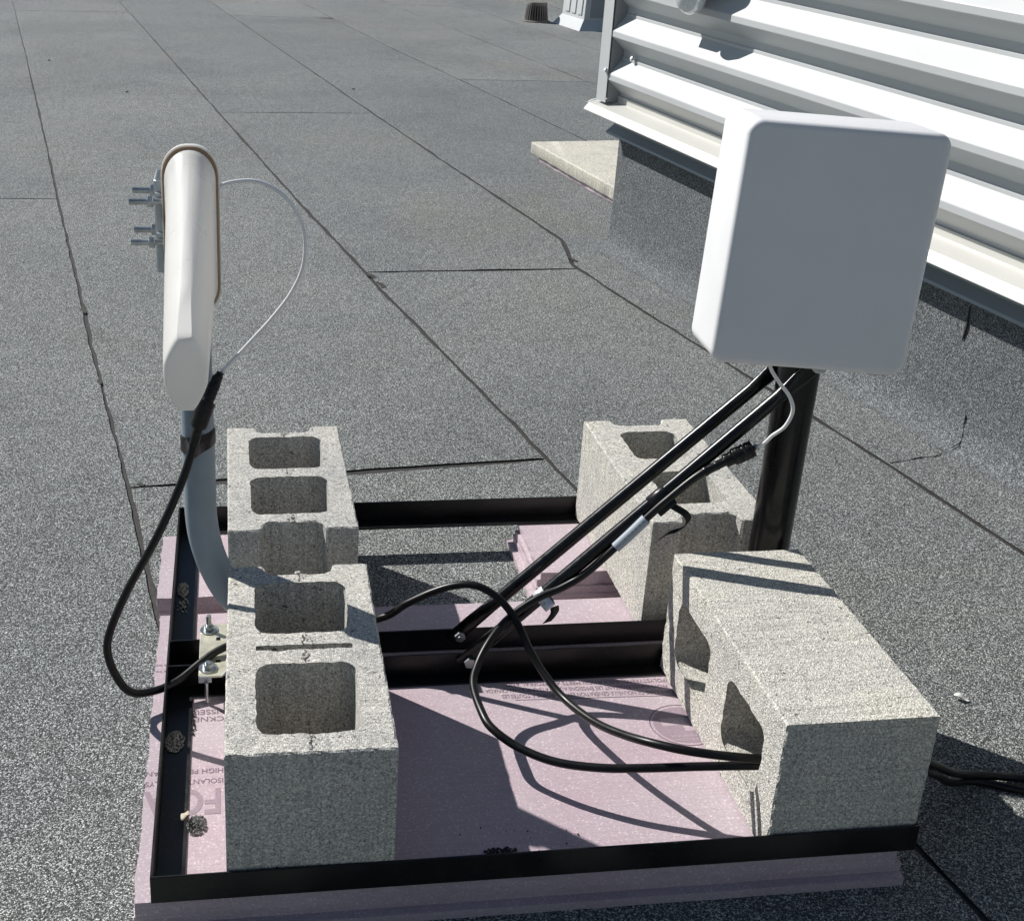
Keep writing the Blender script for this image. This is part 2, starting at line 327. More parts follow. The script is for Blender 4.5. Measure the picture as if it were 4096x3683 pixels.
# corner trim: outer face, return and inner closure
wext('corner_trim', [(-.034, .484), (-.034, 1.6), (-.0325, 1.6), (-.0325, .484)], -.066, -.004, SIDING, wall, 1, True)
wext('corner_trim', [(-.0325, .486), (-.0325, 1.6), (.34, 1.6), (.34, .486)], -.066, -.0645, SIDING, wall, 1, True)
wext('end_closure', [(-.028, .486), (-.028, 1.6), (.07, 1.6), (.07, .486)], -.0045, -.0035, simple('shaded closure', (.28, .29, .30), .6), wall, 1, True)  # shadow inside the trim return, painted as a darker grey
mbs = MB()
for s_, o_, h_ in ((-.012, -.036, .585), (.075, .006, .6335)):
    a = wpt(s_, o_, h_); hexnut(mbs, a, -WN+Vector((0, 0, .5)), .006, .006); sc = MB(); hexnut(sc, a, -WN+Vector((0, 0, .6)), .0065, .007); sc.cyl(a, a+(-WN+Vector((0, 0, .6))).normalized()*.002, .009); sc.make('screw', ZINC, wall)
# membrane lap crease on the curb, black bitumen bleed
cr = [wpt(1.655, .024, .1), wpt(1.66, .021, .055), wpt(1.672, .008, .022), (1.655, .925, .004), (1.6254, .9043, .0015), (1.59, .9, .001), (1.5626, .8923, .001), (1.53, .883, .001), (1.505, .8775, .001)]
MB().tube(spline(cr, 4), [.0003+.0022*abs(noise.noise(Vector((i*.7, .3, 0)))) for i in range(len(spline(cr, 4)))], 5).make('lap_seam', BITU, wall)
cr = [wpt(1.60, .027, .36), wpt(1.604, .026, .31), wpt(1.60, .026, .27)]
MB().tube(cr, [.001, .0035, .0015], 5).make('lap_seam', BITU, wall)

# ------------------------------------------------------------------ pink foam boards
def foam_board(name, x0, x1, y0, y1, z0, z1, label, lap=None, ragged=(), group=None):
    """lap: dict side -> (inset_of_upper_half) ; ragged: sides with torn uneven edge"""
    N = 46; zm = (z0+z1)/2; V = []; F = []
    ins = lap or {}
    def ring(z, up):
        pts = []
        ax0, ax1, ay0, ay1 = x0, x1, y0, y1
        if up:
            ax0 += ins.get('l', 0); ax1 -= ins.get('r', 0); ay0 += ins.get('f', 0); ay1 -= ins.get('b', 0)
        def rg(s, x, y):
            a = .0035 if s in ragged else .0006
            return a*(noise.noise(Vector((x*14, y*14, z1*40)))+.6*noise.noise(Vector((x*55, y*55, z1*70+z*300))))
        for j in range(N): t = j/N; x = ax0+(ax1-ax0)*t; pts.append((x, ay0+rg('f', x, ay0), z))
        for j in range(N): t = j/N; y = ay0+(ay1-ay0)*t; pts.append((ax1+rg('r', ax1, y), y, z))
        for j in range(N): t = j/N; x = ax1+(ax0-ax1)*t; pts.append((x, ay1+rg('b', x, ay1), z))
        for j in range(N): t = j/N; y = ay1+(ay0-ay1)*t; pts.append((ax0+rg('l', ax0, y), y, z))
        return pts
    loops = [ring(z0, False), ring(zm-.0005, False)]
    if ins: loops.append(ring(zm, True))
    loops.append(ring(z1, True))
    mb = MB(); mb.loft(loops); o = mb.make(name, FOAM)
    return tag(o, label, 'foam board', group)
foam_top = foam_board('foam_board', -.008, .905, -.2915, .305, .0252, .050, 'large printed pink foam board directly under the front half of the black frame', {}, ('l',))
foam_board('foam_board', -.010, .917, -.2985, .318, .0005, .0250, 'lower pink foam board on the roof under the large printed board', {'f': .012}, ('l',))
foam_board('foam_board', -.0165, .20, .356, .56, .0252, .050, 'upper pink foam board under the rear left frame corner', {}, ('l', 'f'))
foam_board('foam_board', -.0135, .20, .349, .565, .0005, .0250, 'lower pink foam board under the rear left frame corner', {'f': .006}, ('l', 'f'))
foam_board('foam_board', .6125, .93, .391, .565, .0252, .050, 'upper pink foam board under the rear right block', {'l': .006}, ('f', 'l'))
foam_board('foam_board', .600, .935, .380, .575, .0005, .0250, 'lower pink foam board under the rear right block', {'l': .010, 'f': .005}, ('f', 'l'))
def text(body, x, y, size, mt, parent, z=.05035, rot=math.pi, width=None, bold=0, shear=0, name='printed_text'):
    c = bpy.data.curves.new('t', 'FONT'); c.body = body; c.size = size; c.offset = bold; c.shear = shear
    t = bpy.data.objects.new('t', c); S.collection.objects.link(t); dg = bpy.context.evaluated_depsgraph_get()
    me = bpy.data.meshes.new_from_object(t.evaluated_get(dg)); bpy.data.objects.remove(t)
    if width:
        xs = [v.co.x for v in me.vertices]; k = width/(max(xs)-min(xs))
        for v in me.vertices: v.co.x *= k
    o = link(name, me, mt, parent); o.location = (x, y, z); o.rotation_euler = (0, 0, rot); return o
RT = math.pi-.033
text('FOAMULAR® DE NOUVELLE GÉNÉRATION EST CONFORME À TOUTES LES', .7385, .0505, .0125, INK, foam_top, rot=RT, width=.255)
text('PROVINCIALES RÉGISSANT LES ÉMISSIONS AUX ÉTATS-UNIS ET AU CANADA', .7300, .0645, .0125, INK, foam_top, rot=RT, width=.268)
text('(POLYSTYRENE) INSULATION MEETS ALL FEDERAL AND', .7345, .0785, .0125, INK, foam_top, rot=RT, width=.24)
text('HIGH PERFORMAN', .0905, -.0665, .0130, INK, foam_top, rot=math.pi, width=.0975)
text('ISOLANT EN POLYS', .0905, -.0865, .0130, INK, foam_top, rot=math.pi, width=.0975)
text('FOA', .0898, -.1062, .066, INKL, foam_top, rot=math.pi, width=.0960, bold=.0012)
text('THICKNESS', .1150, .0425, .0150, INK, foam_top, rot=math.pi, width=.078)
text('ÉPAISSEUR', .1100, .0585, .0150, INK, foam_top, rot=math.pi, width=.072)
text('s Inc.', .0065, .1725, .0080, INK, foam_top, rot=math.pi)
text('s Inc.', .0070, .1570, .0080, INK, foam_top, rot=math.pi)
def ring_mesh(name, cx, cy, rx, ry, wd, mt, z):
    V = []; F = []; K = 64
    for j in range(K):
        a = 2*math.pi*j/K
        for r in (1, 1-wd/rx): V.append((cx+rx*r*math.cos(a), cy+ry*r*math.sin(a), z))
    F = [[2*j, 2*((j+1) % K), 2*((j+1) % K)+1, 2*j+1] for j in range(K)]
    o = mesh(name, V, F, mt, foam_top)
    if o.data.polygons[0].normal.z < 0: o.data.flip_normals()
ring_mesh('printed_ring', .7235, -.030, .0480, .0455, .0015, INK, .0503)
# round pictogram with a knife shape left blank
K = 48; V = [(.7235+.0425*math.cos(2*math.pi*j/K), -.030+.040*math.sin(2*math.pi*j/K), .0502) for j in range(K)]
bm = bmesh.new(); ov = [bm.verts.new(v) for v in V]; hv = [bm.verts.new((x, y, .0502)) for x, y in ((.693, -.014), (.758, -.014), (.758, -.043), (.722, -.043), (.722, -.030), (.693, -.030))]
ed = [bm.edges.new((l[i], l[(i+1) % len(l)])) for l in (ov, hv) for i in range(len(l))]
bmesh.ops.triangle_fill(bm, use_beauty=True, edges=ed); bmesh.ops.recalc_face_normals(bm, faces=bm.faces)
me = bpy.data.meshes.new('printed_disc'); bm.to_mesh(me); bm.free(); o = link('printed_disc', me, INKL, foam_top)
if me.polygons[0].normal.z < 0: me.flip_normals()
text('FACILE À COUPER', .7500, -.0600, .0075, FOAM, foam_top, rot=math.pi, width=.052, z=.0506)
text('ET À MANIPULER', .7500, -.0520, .0075, FOAM, foam_top, rot=math.pi, width=.052, z=.0506)
mesh('printed_line', [(.50, .0445, .0503), (.745, .0365, .0503), (.745, .0378, .0503), (.50, .0458, .0503)], [(0, 1, 2, 3)], INK, foam_top)

# ------------------------------------------------------------------ black steel ballast frame with mast
FX0, FX1, FY0, FY1 = .0103, .9261, -.2938, .5978; LZ0, LZ1, TH, LG = Z-.003, Z+.034, .003, .037
frame = thing('mount_frame', (0, 0, 0), 'black steel angle frame with two cross rails and a braced mast', 'antenna mount')
def angle(name, along, a0, a1, c, vdir, cut=0, LG=LG):
    """angle iron: vertical leg with its outer face at c, flat leg reaching towards vdir"""
    mb = MB(); lo, hi = (c, c+TH) if vdir > 0 else (c-TH, c); fl, fh = (hi, c+LG) if vdir > 0 else (c-LG, lo)
    if along == 'x': mb.box(a0, a1, lo, hi, LZ0, LZ1).box(a0+cut, a1-cut, fl, fh, LZ0, Z-.0002)
    else: mb.box(lo, hi, a0, a1, LZ0, LZ1).box(fl, fh, a0+cut, a1-cut, LZ0, Z-.0002)
    o = mb.make(name, ANGLE, frame); return bevel(o, .0007, 1)
angle('frame_bar', 'x', FX0, FX1, FY0, 1)
angle('frame_bar', 'x', FX0, FX1, FY1, -1)
angle('frame_bar', 'y', FY0+TH, FY1-TH, FX0, 1, cut=LG-TH)
angle('frame_bar', 'y', FY0+TH, FY1-TH, FX1, -1, cut=LG-TH)
angle('cross_rail', 'x', FX0+TH, FX1-TH, .1155, -1, cut=LG-TH, LG=.0275)
angle('cross_rail', 'x', FX0+TH, FX1-TH, .1760, 1, cut=LG-TH)
MX, MY, MR = .8945, .1483, .0290
mb = MB(); K = 32
mb.loft([[(MX+.0075*(zz-.1)+MR*math.cos(2*math.pi*j/K), MY+MR*math.sin(2*math.pi*j/K), zz) for j in range(K)] for zz in (LZ0, .3, .60, .80)])
mb.make('mast', BLACKG, frame, .8)
def strut(p, q, r=.0098, flat=.04):
    p, q = Vector(p), Vector(q); t = (q-p).normalized(); side = Vector((0, 1, 0)); up = side.cross(t).normalized(); loops = []; L_ = (q-p).length; K = 20
    for d, wy, wu in ((-.022, .0016, .006), (-.018, .0018, .0115), (flat*.5, .0018, .0125), (flat, .004, .0118), (flat+.02, .0085, .0102), (flat+.03, r, r), (L_-flat-.03, r, r), (L_-flat-.02, .0085, .0102), (L_-flat, .004, .0118), (L_-flat*.5, .0018, .0125), (L_+.008, .0018, .0115), (L_+.012, .0016, .006)):
        loops.append([p+t*d+side*wy*math.cos(2*math.pi*j/K)+up*wu*math.sin(2*math.pi*j/K) for j in range(K)])
    return MB().loft(loops).make('brace_strut', BLACKG, frame, 1.0)
S1a, S1b = Vector((.4455, .1104, Z+.031)), Vector((.9080, .1160, Z+.476))
S2a, S2b = Vector((.4420, .1740, Z+.032)), Vector((.8960, .1800, Z+.460))
strut(S1a, S1b); strut(S2a, S2b)
def bolt(c, ax, r=.0075, head=.006, washer=.0, wt=.0015, parent=frame, mt=ZINC, stud=0):
    mb = MB(); c = Vector(c); ax = Vector(ax).normalized()
    w0 = c.copy()
    if washer: c = c+ax*wt
    hexnut(mb, c, ax, r, head)
    if stud: mb.cyl(c, c+ax*(head+stud), r*.52, 12)
    o = bevel(mb.make('bolt', mt, parent, .6), .0005, 1)
    if washer: MB().cyl(w0, w0+ax*wt, washer, 24).make('washer', mt, o, .6)
    return o
bolt(S1a+Vector((-.002, -.0025, -.009)), (0, -1, 0), .0085, .006); bolt(S2a+Vector((-.002, -.0025, -.007)), (0, -1, 0), .0085, .006, stud=.004)
bolt(S1b+Vector((0.002, -.0025, .0)), (0, -1, 0), .0085, .007, washer=.0135)

# ------------------------------------------------------------------ concrete blocks
def block_mesh(L, cores, inset_top, inset_bot, notch=(0, 0), slot=None, seed=0, H=.19, W=.19):
    rr = random.Random(seed); nz = lambda p, a: Vector((a*noise.noise(Vector(p)*70+Vector((seed*3.1, 0, 0))), a*noise.noise(Vector(p)*70+Vector((0, seed*5.7, 9)))))
    def resample(poly, d=.0065):
        out = []
        for i in range(len(poly)):
            a, b = Vector(poly[i]), Vector(poly[(i+1) % len(poly)]); n = max(1, int((b-a).length/d))
            out += [a+(b-a)*j/n for j in range(n)]
        return out
    def rr_poly(x0, x1, y0, y1, r, k=5):
        P = []
        for cx, cy, a0 in ((x1-r, y0+r, -90), (x1-r, y1-r, 0), (x0+r, y1-r, 90), (x0+r, y0+r, 180)):
            for j in range(k+1): a = math.radians(a0+90*j/k); P.append((cx+r*math.cos(a), cy+r*math.sin(a)))
        return P
    def outer():
        nd_, n0, n1 = .024, .046, .144; P = [(0.0025, 0), ]
        P = [(0, .0)]
        if notch[0]: P += [(n0-.001, 0), (n0+.002, .003), (n0+.005, nd_-.008), (n0+.014, nd_), (n1-.014, nd_), (n1-.005, nd_-.008), (n1-.002, .003), (n1+.001, 0)]
        P += [(W, 0), (W, L)]
        if notch[1]: P += [(n1+.001, L), (n1-.002, L-.003), (n1-.005, L-nd_+.008), (n1-.014, L-nd_), (n0+.014, L-nd_), (n0+.005, L-nd_+.008), (n0+.002, L-.003), (n0-.001, L)]
        P += [(0, L)]; return P
    def normals(P):
        out = []
        for i in range(len(P)):
            t = (P[(i+1) % len(P)]-P[i-1]).normalized(); out.append(Vector((t.y, -t.x)))
        return out
    bm = bmesh.new(); tops = []; bots = []
    def sheet(poly_top, poly_bot, hole):
        n = min(len(poly_top), len(poly_bot)); sgn = 1 if not hole else -1
        rings = []
        for z, P, ins in ((H, poly_top, .0022), (H-.0022, poly_top, 0), (H*.66, None, 0), (H*.33, None, 0), (.002, poly_bot, 0), (0, poly_bot, .002)):
            if P is None: f = z/H; Q = [a*f+b*(1-f) for a, b in zip(poly_top, poly_bot)]
            else: Q = P
            Nn = normals(Q); ring = []
            for i, q in enumerate(Q):
                o = nz((q.x, q.y, z), .0009)
                d = ins*(1+.8*noise.noise(Vector((q.x*130, q.y*130, seed))))*sgn
                zz = z-(max(0, noise.noise(Vector((q.x*55, q.y*55, seed+3))))*.003 if z == H else 0)
                p = q-Nn[i]*d*(-1 if hole else 1)*(1 if not hole else 1)+o
                ring.append(bm.verts.new((p.x, p.y, zz)))
            rings.append(ring)
        for a, b in zip(rings[:-1], rings[1:]):
            for i in range(n):
                j = (i+1) % n; bm.faces.new((a[i], b[i], b[j], a[j]) if not hole else (a[j], b[j], b[i], a[i]))
        tops.append(rings[0]); bots.append(rings[-1])
    O = resample(outer()); sheet(O, O, False)
    for (y0, y1) in cores:
        it, ib = inset_top, inset_bot; dt = (it-.033)*.35; db = (ib-.033)*.35
        a = rr_poly(it, W-it, y0+dt, y1-dt, .021); b = rr_poly(ib, W-ib, y0+db, y1-db, .021)
        # same sampling on both
        A_ = []; B_ = []
        for i in range(len(a)):
            p, q, u, v = Vector(a[i]), Vector(a[(i+1) % len(a)]), Vector(b[i]), Vector(b[(i+1) % len(b)]); n = max(1, int((q-p).length/.0065))
            for j in range(n): A_.append(p+(q-p)*j/n); B_.append(u+(v-u)*j/n)
        sheet(A_, B_, True)
    if slot:
        P = resample(rr_poly(.033, .157, slot-.0075, slot+.0075, .004, 2)); sheet(P, P, True)
    for rings in (tops, bots):
        ed = []
        for r in rings:
            for i in range(len(r)):
                e = bm.edges.get((r[i], r[(i+1) % len(r)])); ed.append(e)
        bmesh.ops.triangle_fill(bm, use_beauty=True, use_dissolve=False, edges=ed)
    bmesh.ops.recalc_face_normals(bm, faces=bm.faces)
    me = bpy.data.meshes.new('concrete_block'); bm.to_mesh(me); bm.free(); return me
CRACK = simple('dark crack', (.05, .047, .042), .9)
def add_block(me, loc, rz, label, flip=False, nibs=()):
    o = link('concrete_block', me, CONC); 
    if flip:
        c, s = math.cos(rz), math.sin(rz); M = Matrix(((0, -s, -c), (0, c, -s), (1, 0, 0))).to_4x4(); M.translation = Vector(loc)+Vector((c*.19, s*.19, 0)); o.matrix_world = M
    else: o.location = loc; o.rotation_euler = (0, 0, rz)
    for k, y in enumerate(nibs):
        rr = random.Random(int(y*1e4)); bm = bmesh.new()
        for q in range(9):
            g = bmesh.ops.create_icosphere(bm, subdivisions=1, radius=rr.uniform(.0015, .0034)); dx, dy = rr.gauss(0, .0045), rr.uniform(-.011, .011)
            for v in g['verts']: v.co = Vector((v.co.x*rr.uniform(.7, 1.3)+.095+dx, v.co.y*rr.uniform(.7, 1.3)+y+dy, v.co.z*.75+.1895))
        nb = bpy.data.meshes.new('mould_nib'); bm.to_mesh(nb); bm.free(); n_ = link('mould_nib', nb, CONC, o); n_['kind'] = 'stuff'
        V = []; F = []; m_ = 7
        for j in range(m_+1):
            yy = y-.012+.024*j/m_; wq = rr.uniform(.0004, .0016); xx = .095+rr.gauss(0, .0012); V += [(xx-wq, yy, .1903), (xx+wq, yy, .1903)]
        for j in range(m_): F.append([2*j, 2*j+1, 2*j+3, 2*j+2])
        mesh('mould_crack', V, F, CRACK, o)
    tag(o, label, 'concrete block', 'concrete ballast blocks on the frame'); return o
add_block(block_mesh(.4036, [(.031, .171), (.233, .359)], .033, .045, (0, 1), .203, 1), (.0947, -.2890, Z), -.0128, 'front left concrete block, cores upward, with a narrow slot across its middle', nibs=(.016, .184, .219, .372))
add_block(block_mesh(.3695, [(.046, .176), (.201, .329)], .033, .045, (1, 1), None, 2), (.0990, .2163, Z), .0039, 'concrete block at the rear left, standing behind the one with the slot', nibs=(.033, .189, .339))
add_block(block_mesh(.3843, [(.052, .178), (.216, .338)], .044, .033, (1, 1), None, 3), (.7313, .2007, Z), .0105, 'concrete block at the rear right, cores upward, behind the struts')
add_block(block_mesh(.3958, [(.042, .172), (.224, .355)], .044, .033, (0, 0), None, 4), (.7342, -.2895, Z), .0053, 'concrete block lying on its side at the front right, cables threaded through', True)

# ------------------------------------------------------------------ left mast (bent pipe) and its foot
jm = thing('bent_mast', (.17, .148, Z), 'grey bent pipe mast rising between the two left blocks', 'mast'); jm.location = (0, 0, 0)
jp = [(.185, .150, Z+.062), (.160, .150, Z+.075), (.128, .150, Z+.098), (.100, .150, Z+.130), (.080, .150, Z+.172), (.068, .150, Z+.215), (.0635, .150, Z+.255), (.0630, .150, Z+.30), (.0622, .150, Z+.40), (.0610, .150, Z+.55), (.0605, .150, Z+.735)]
MB().tube(spline(jp, 6), .0218, 28).make('pipe', PIPE, jm, 1.0)
mb = MB()
pl = [(.056, .082), (.060, .079), (.088, .079), (.125, .110), (.20, .110), (.20, .188), (.125, .188), (.090, .212), (.060, .212), (.056, .208)]
mb.loft([[(x, y, Z+.0345) for x, y in pl], [(x, y, Z+.0375) for x, y in pl]]); bevel(mb.make('foot_plate', ZINCY, jm), .0008, 1)
mb = MB(); mb.loft([[(.088, .0788, Z+.0376), (.125, .1095, Z+.0376), (.20, .1095, Z+.0376), (.20, .1095, Z+.085), (.14, .1095, Z+.085)], [(.088, .0813, Z+.0376), (.125, .1125, Z+.0376), (.20, .1125, Z+.0376), (.20, .1125, Z+.085), (.14, .1125, Z+.085)]]); mb.make('side_flange', GALV, jm)
mb = MB(); mb.loft([[(.10, .2065, Z+.0376), (.125, .1885, Z+.0376), (.20, .1885, Z+.0376), (.20, .1885, Z+.085), (.14, .1885, Z+.085)], [(.10, .2040, Z+.0376), (.125, .1855, Z+.0376), (.20, .1855, Z+.0376), (.20, .1855, Z+.085), (.14, .1855, Z+.085)]]); mb.make('side_flange', GALV, jm)
MB().box(.0795, .0855, .168, .1755, Z+.0376, Z+.0379).make('slot_hole', BLACK, jm)
MB().box(.0795, .0860, .112, .1175, Z+.0376, Z+.0379).make('slot_hole', BLACK, jm)
for by in (.195, .098):
    bolt((.069, by, Z+.0375), (0, 0, 1), .0075, .0065, washer=.0130, wt=.002, parent=jm, stud=.017 if by > .15 else .003)
MB().box(.056, .074, .078, .0788, Z+.028, Z+.0374).make('plate_lip', GALV, jm)
MB().tube([(.067, .074, Z+.03), (.067, .073, Z+.012), (.068, .071, Z+.001)], .0028, 8).make('u_bolt_leg', ZINC, jm, 1.0)

# ------------------------------------------------------------------ left antenna: white log-periodic wedge
la = thing('directional_antenna', (0, 0, 0), 'white wedge shaped directional antenna on the bent grey mast', 'antenna')
ant = []; 
def sec(y, t, dw=0, dh=0, rmul=1):
    wd = .0610+(.041-.0610)*t+dw; ht = .203+(.074-.203)*t+dh; r = min((.0300+(.0135-.0300)*t)*rmul, wd/2-.0005); rz = .036+(.027-.036)*t; cx = .0632+(.0675-.0632)*t; cz = Z+.6625+(.635-.6625)*t
    return [(cx+a, y, cz+b) for a, b in rrect(wd, ht, r, 8, rz, .75*t)]
YB, YC = .108, -.300
loops = [sec(YB, 0), sec(YB-.006, 0)] + [sec(YB-.006-.006, .012, -.005, -.005)] + [sec(YB-.012+(YC-YB+.012)*t, .012+(1-.012)*t, -.005*(1-t), -.005*(1-t)) for t in (.15, .35, .55, .75, .9, .97)] + [sec(YC+.004, .99, -.0005, -.0005), sec(YC+.0015, 1, -.0028, -.0028), sec(YC, 1, -.008, -.008)]
MB().loft(loops).make('radome', WHITE, la, .7)
MB().loft([sec(YB+.0026, 0, .0056, .0066), sec(YB+.0008, 0, .0056, .0066)]).make('gasket', GASK, la, .7)
MB().loft([sec(YB+.0190, 0, -.001, -.001), sec(YB+.0165, 0, .0070, .0085), sec(YB+.0050, 0, .0086, .0104), sec(YB+.0028, 0, .0080, .0096)]).make('base_plate', WHITE, la, .7)
# side bracket clamping the pipe
bz0, bz1 = Z+.605, Z+.722
mb = MB(); pr = [(.034, .1285), (.021, .1285), (.0185, .1315), (.0185, .184), (.027, .198)]
off = [(.034, .1312), (.0225, .1312), (.0212, .1325), (.0212, .1835), (.029, .196)]
pf = pr+list(reversed(off)); mb.loft([[(x, y, z) for x, y in pf] for z in (bz0, bz1)]); bevel(mb.make('bracket', GALV, la), .0006, 1)
for zz in (bz0+.022, bz0+.072): MB().loft([[(.0205, y, z) for y, z in ((.124, zz), (.15, zz-.006), (.175, zz), (.175, zz+.03), (.15, zz+.036), (.124, zz+.03))], [(.0275, y, z) for y, z in ((.124, zz), (.15, zz-.006), (.175, zz), (.175, zz+.03), (.15, zz+.036), (.124, zz+.03))]]).make('clamp_saddle', GALV, la)
for zz in (bz0+.042, bz0+.093):
    for yy in (.120, .180):
        mb = MB(); mb.cyl((-.011, yy, zz), (.07, yy, zz), .0040, 12); o = mb.make('u_bolt', ZINC, la, 1.0)
        mb = MB(); hexnut(mb, (.0108, yy, zz), (1, 0, 0), .0082, .0070); bevel(mb.make('nut', ZINC, la), .0005, 1)
        mb = MB(); 
    MB().tube(spline([(.062, .120, zz), (.084, .126, zz), (.091, .15, zz), (.084, .174, zz), (.062, .180, zz)], 5), .0034, 10).make('u_bolt', ZINC, la, 1.0)
pig = [(.094, .116, Z+.714), (.108, .124, Z+.7205), (.1388, .13, Z+.722), (.1625, .13, Z+.7135), (.1822, .13, Z+.6975), (.198, .13, Z+.672), (.2032, .13, Z+.6436), (.200, .13, Z+.610), (.1854, .13, Z+.577), (.163, .13, Z+.546), (.1367, .13, Z+.5157), (.113, .13, Z+.489), (.0918, .128, Z+.466)]
sp = spline(pig, 14); MB().tube(sp, [.0024+.00035*(i % 2) for i in range(len(sp))], 10).make('pigtail', CLEAR, la, 1.0)

# ------------------------------------------------------------------ right antenna: flat panel
pa = thing('panel_antenna', (0, 0, 0), 'large white rounded panel antenna on the black mast', 'antenna')
PC = Vector((.8323, -.012, .6708+Z)); pn = Vector((-.1221, -.991, .0553)).normalized(); pr_ = Vector((.9911, -.1247, -.0467)).normalized(); pu = pn.cross(pr_); pu = pu if pu.z > 0 else -pu
pr_ = pu.cross(-pn) if pu.cross(-pn).x > 0 else -pu.cross(-pn)
PW, PH = .2475, .3025
def psec(d, ins, r): return [PC-pn*d+pr_*a+pu*b for a, b in rrect(PW-2*ins, PH-2*ins, max(.002, r-ins), 10)]
R0 = .0185
loops = [psec(0, .0105, R0+.002), psec(.0004, .0068, R0), psec(.0017, .0037, R0), psec(.004, .0014, R0), psec(.008, .0, R0), psec(.055, -.0008, R0), psec(.104, -.0016, R0), psec(.1045, .002, R0), psec(.110, .002, R0), psec(.112, .008, R0)]
MB().loft(loops).make('radome', PANEL, pa, .5)
bc_ = PC-pn*.104
mb = MB(); mb.box(.835, .955, .100, .118, Z+.60, Z+.74); mb.make('bracket', GALV, pa)
MB().tube(spline([(.9260, .118, Z+.64), (.928, .15, Z+.64), (.905, .181, Z+.64), (.875, .181, Z+.64), (.862, .15, Z+.64), (.866, .118, Z+.64)], 6), .004, 10).make('u_bolt', ZINC, pa, 1.0)
pig2 = [(.812, .062, Z+.53), (.815, .068, Z+.500), (.8195, .07, Z+.486), (.834, .07, Z+.467), (.851, .07, Z+.447), (.859, .07, Z+.426), (.854, .075, Z+.401), (.841, .082, Z+.384), (.836, .088, Z+.372), (.829, .095, Z+.362)]
MB().tube(spline(pig2, 8), .0026, 10).make('pigtail', COAX, pa, 1.0)

# ------------------------------------------------------------------ cables
CR = .0056
def zz(P): return [(x, y, z+Z) for x, y, z in P]
c1 = zz([(.0895, .124, .467), (.0815, .116, .447), (.073, .112, .428), (.066, .112, .405), (.060, .112, .383), (.042, .10, .33), (.008, .08, .259), (-.034, .07, .183), (-.0595, .063, .122), (-.0615, .06, .088), (-.050, .06, .051), (-.035, .062, .030), (-.012, .07, .0225), (.026, .09, .0245), (.093, .133, .0485), (.20, .150, .058), (.313, .15, .074), (.353, .14, .104), (.391, .13, .129), (.423, .12, .144), (.449, .11, .147), (.474, .10, .136), (.493, .088, .118), (.505, .072, .100), (.517, .05, .076), (.533, .02, .055), (.551, -.02, .044), (.572, -.08, .052), (.592, -.13, .068), (.621, -.18, .088), (.67, -.21, .094), (.75, -.2225, .089), (.84, -.222, .088), (.92, -.212, .075), (1.0, -.184, .034), (1.06, -.150, -.012), (1.12, -.128, -.038), (1.182, -.131, -.0455), (1.32, -.16, -.0475), (1.6, -.30, -.0475)])
k1 = thing('coax_cable', (0, 0, 0), 'black cable looping left of the frame from the wedge antenna', 'cable')
MB().tube(spline(c1, 7), CR, 14).make('jacket', CABLE, k1, 1.0)
c2 = zz([(.823, .100, .357), (.794, .1, .343), (.752, .1, .319), (.709, .1, .28), (.682, .1, .252), (.642, .1, .208), (.602, .1, .167), (.569, .1, .145), (.538, .1, .131), (.496, .09, .108), (.462, .06, .090), (.439, .03, .071), (.427, -.005, .061), (.429, -.06, .057), (.438, -.09, .053), (.467, -.12, .045), (.507, -.15, .044), (.558, -.175, .051), (.61, -.19, .059), (.675, -.205, .069), (.75, -.219, .0765), (.84, -.222, .075), (.92, -.214, .062), (1.0, -.187, .022), (1.06, -.148, -.030), (1.108, -.130, -.0455), (1.169, -.152, -.0475), (1.32, -.22, -.0475), (1.6, -.40, -.0475)])
k2 = thing('coax_cable', (0, 0, 0), 'black cable hanging along the strut from the panel antenna', 'cable')
MB().tube(spline(c2, 7), CR, 14).make('jacket', CABLE, k2, 1.0)
def wrap(path, r0, parent, name='tape_wrap', seed=0, rib=.0012, mt=TAPE):
    P = spline(path, 10); n = len(P)
    rad = [(r0(i/(n-1)) if callable(r0) else r0)+rib*noise.noise(Vector((i*.55, seed, 0))) for i in range(n)]
    return MB().tube(P, rad, 18).make(name, mt, parent, 1.0)
wrap(zz([(.0945, .128, .471), (.088, .122, .459), (.082, .117, .447), (.075, .113, .431)]), lambda t: .0045+.0035*min(1, t*2.2), k1, seed=1, rib=.0018)
wrap(zz([(.0775, .114, .437), (.074, .1125, .430), (.0665, .112, .407), (.0645, .112, .400)]), lambda t: .0118-.004*max(0, t-.7)/.3, k1, seed=2)
wrap(zz([(.065, .112, .401), (.062, .112, .391), (.058, .111, .376)]), .0066, k1, seed=3)
wrap(zz([(.8235, .0995, .3575), (.812, .0995, .3515), (.796, .1, .3435), (.786, .1, .338)]), lambda t: .0122 if t < .65 else .0095, k2, seed=4, rib=.0020)
wrap(zz([(.788, .1, .339), (.772, .1, .3305), (.757, .1, .322)]), .0066, k2, seed=5)
MB().tube(zz([(.829, .095, .362), (.822, .0995, .3565)]), .0045, 12).make('connector', ZINC, k2, 1.0)
# printed white sleeve on the cable
P = spline(zz([(.682, .0995, .252), (.662, .0995, .2295), (.642, .0995, .208)]), 6); MB().tube(P, .0078, 16).make('label_sleeve', LABEL, k2, 1.0)
for k, t in enumerate((.10, .22, .34, .46, .58, .70)):
    a = P[0].lerp(P[-1], t); MB().tube([a+Vector((-.0015, -.0065, .0032)), a+Vector((-.0030, -.0064, .0034))], .0007, 5).make('label_mark', BLACK, k2)
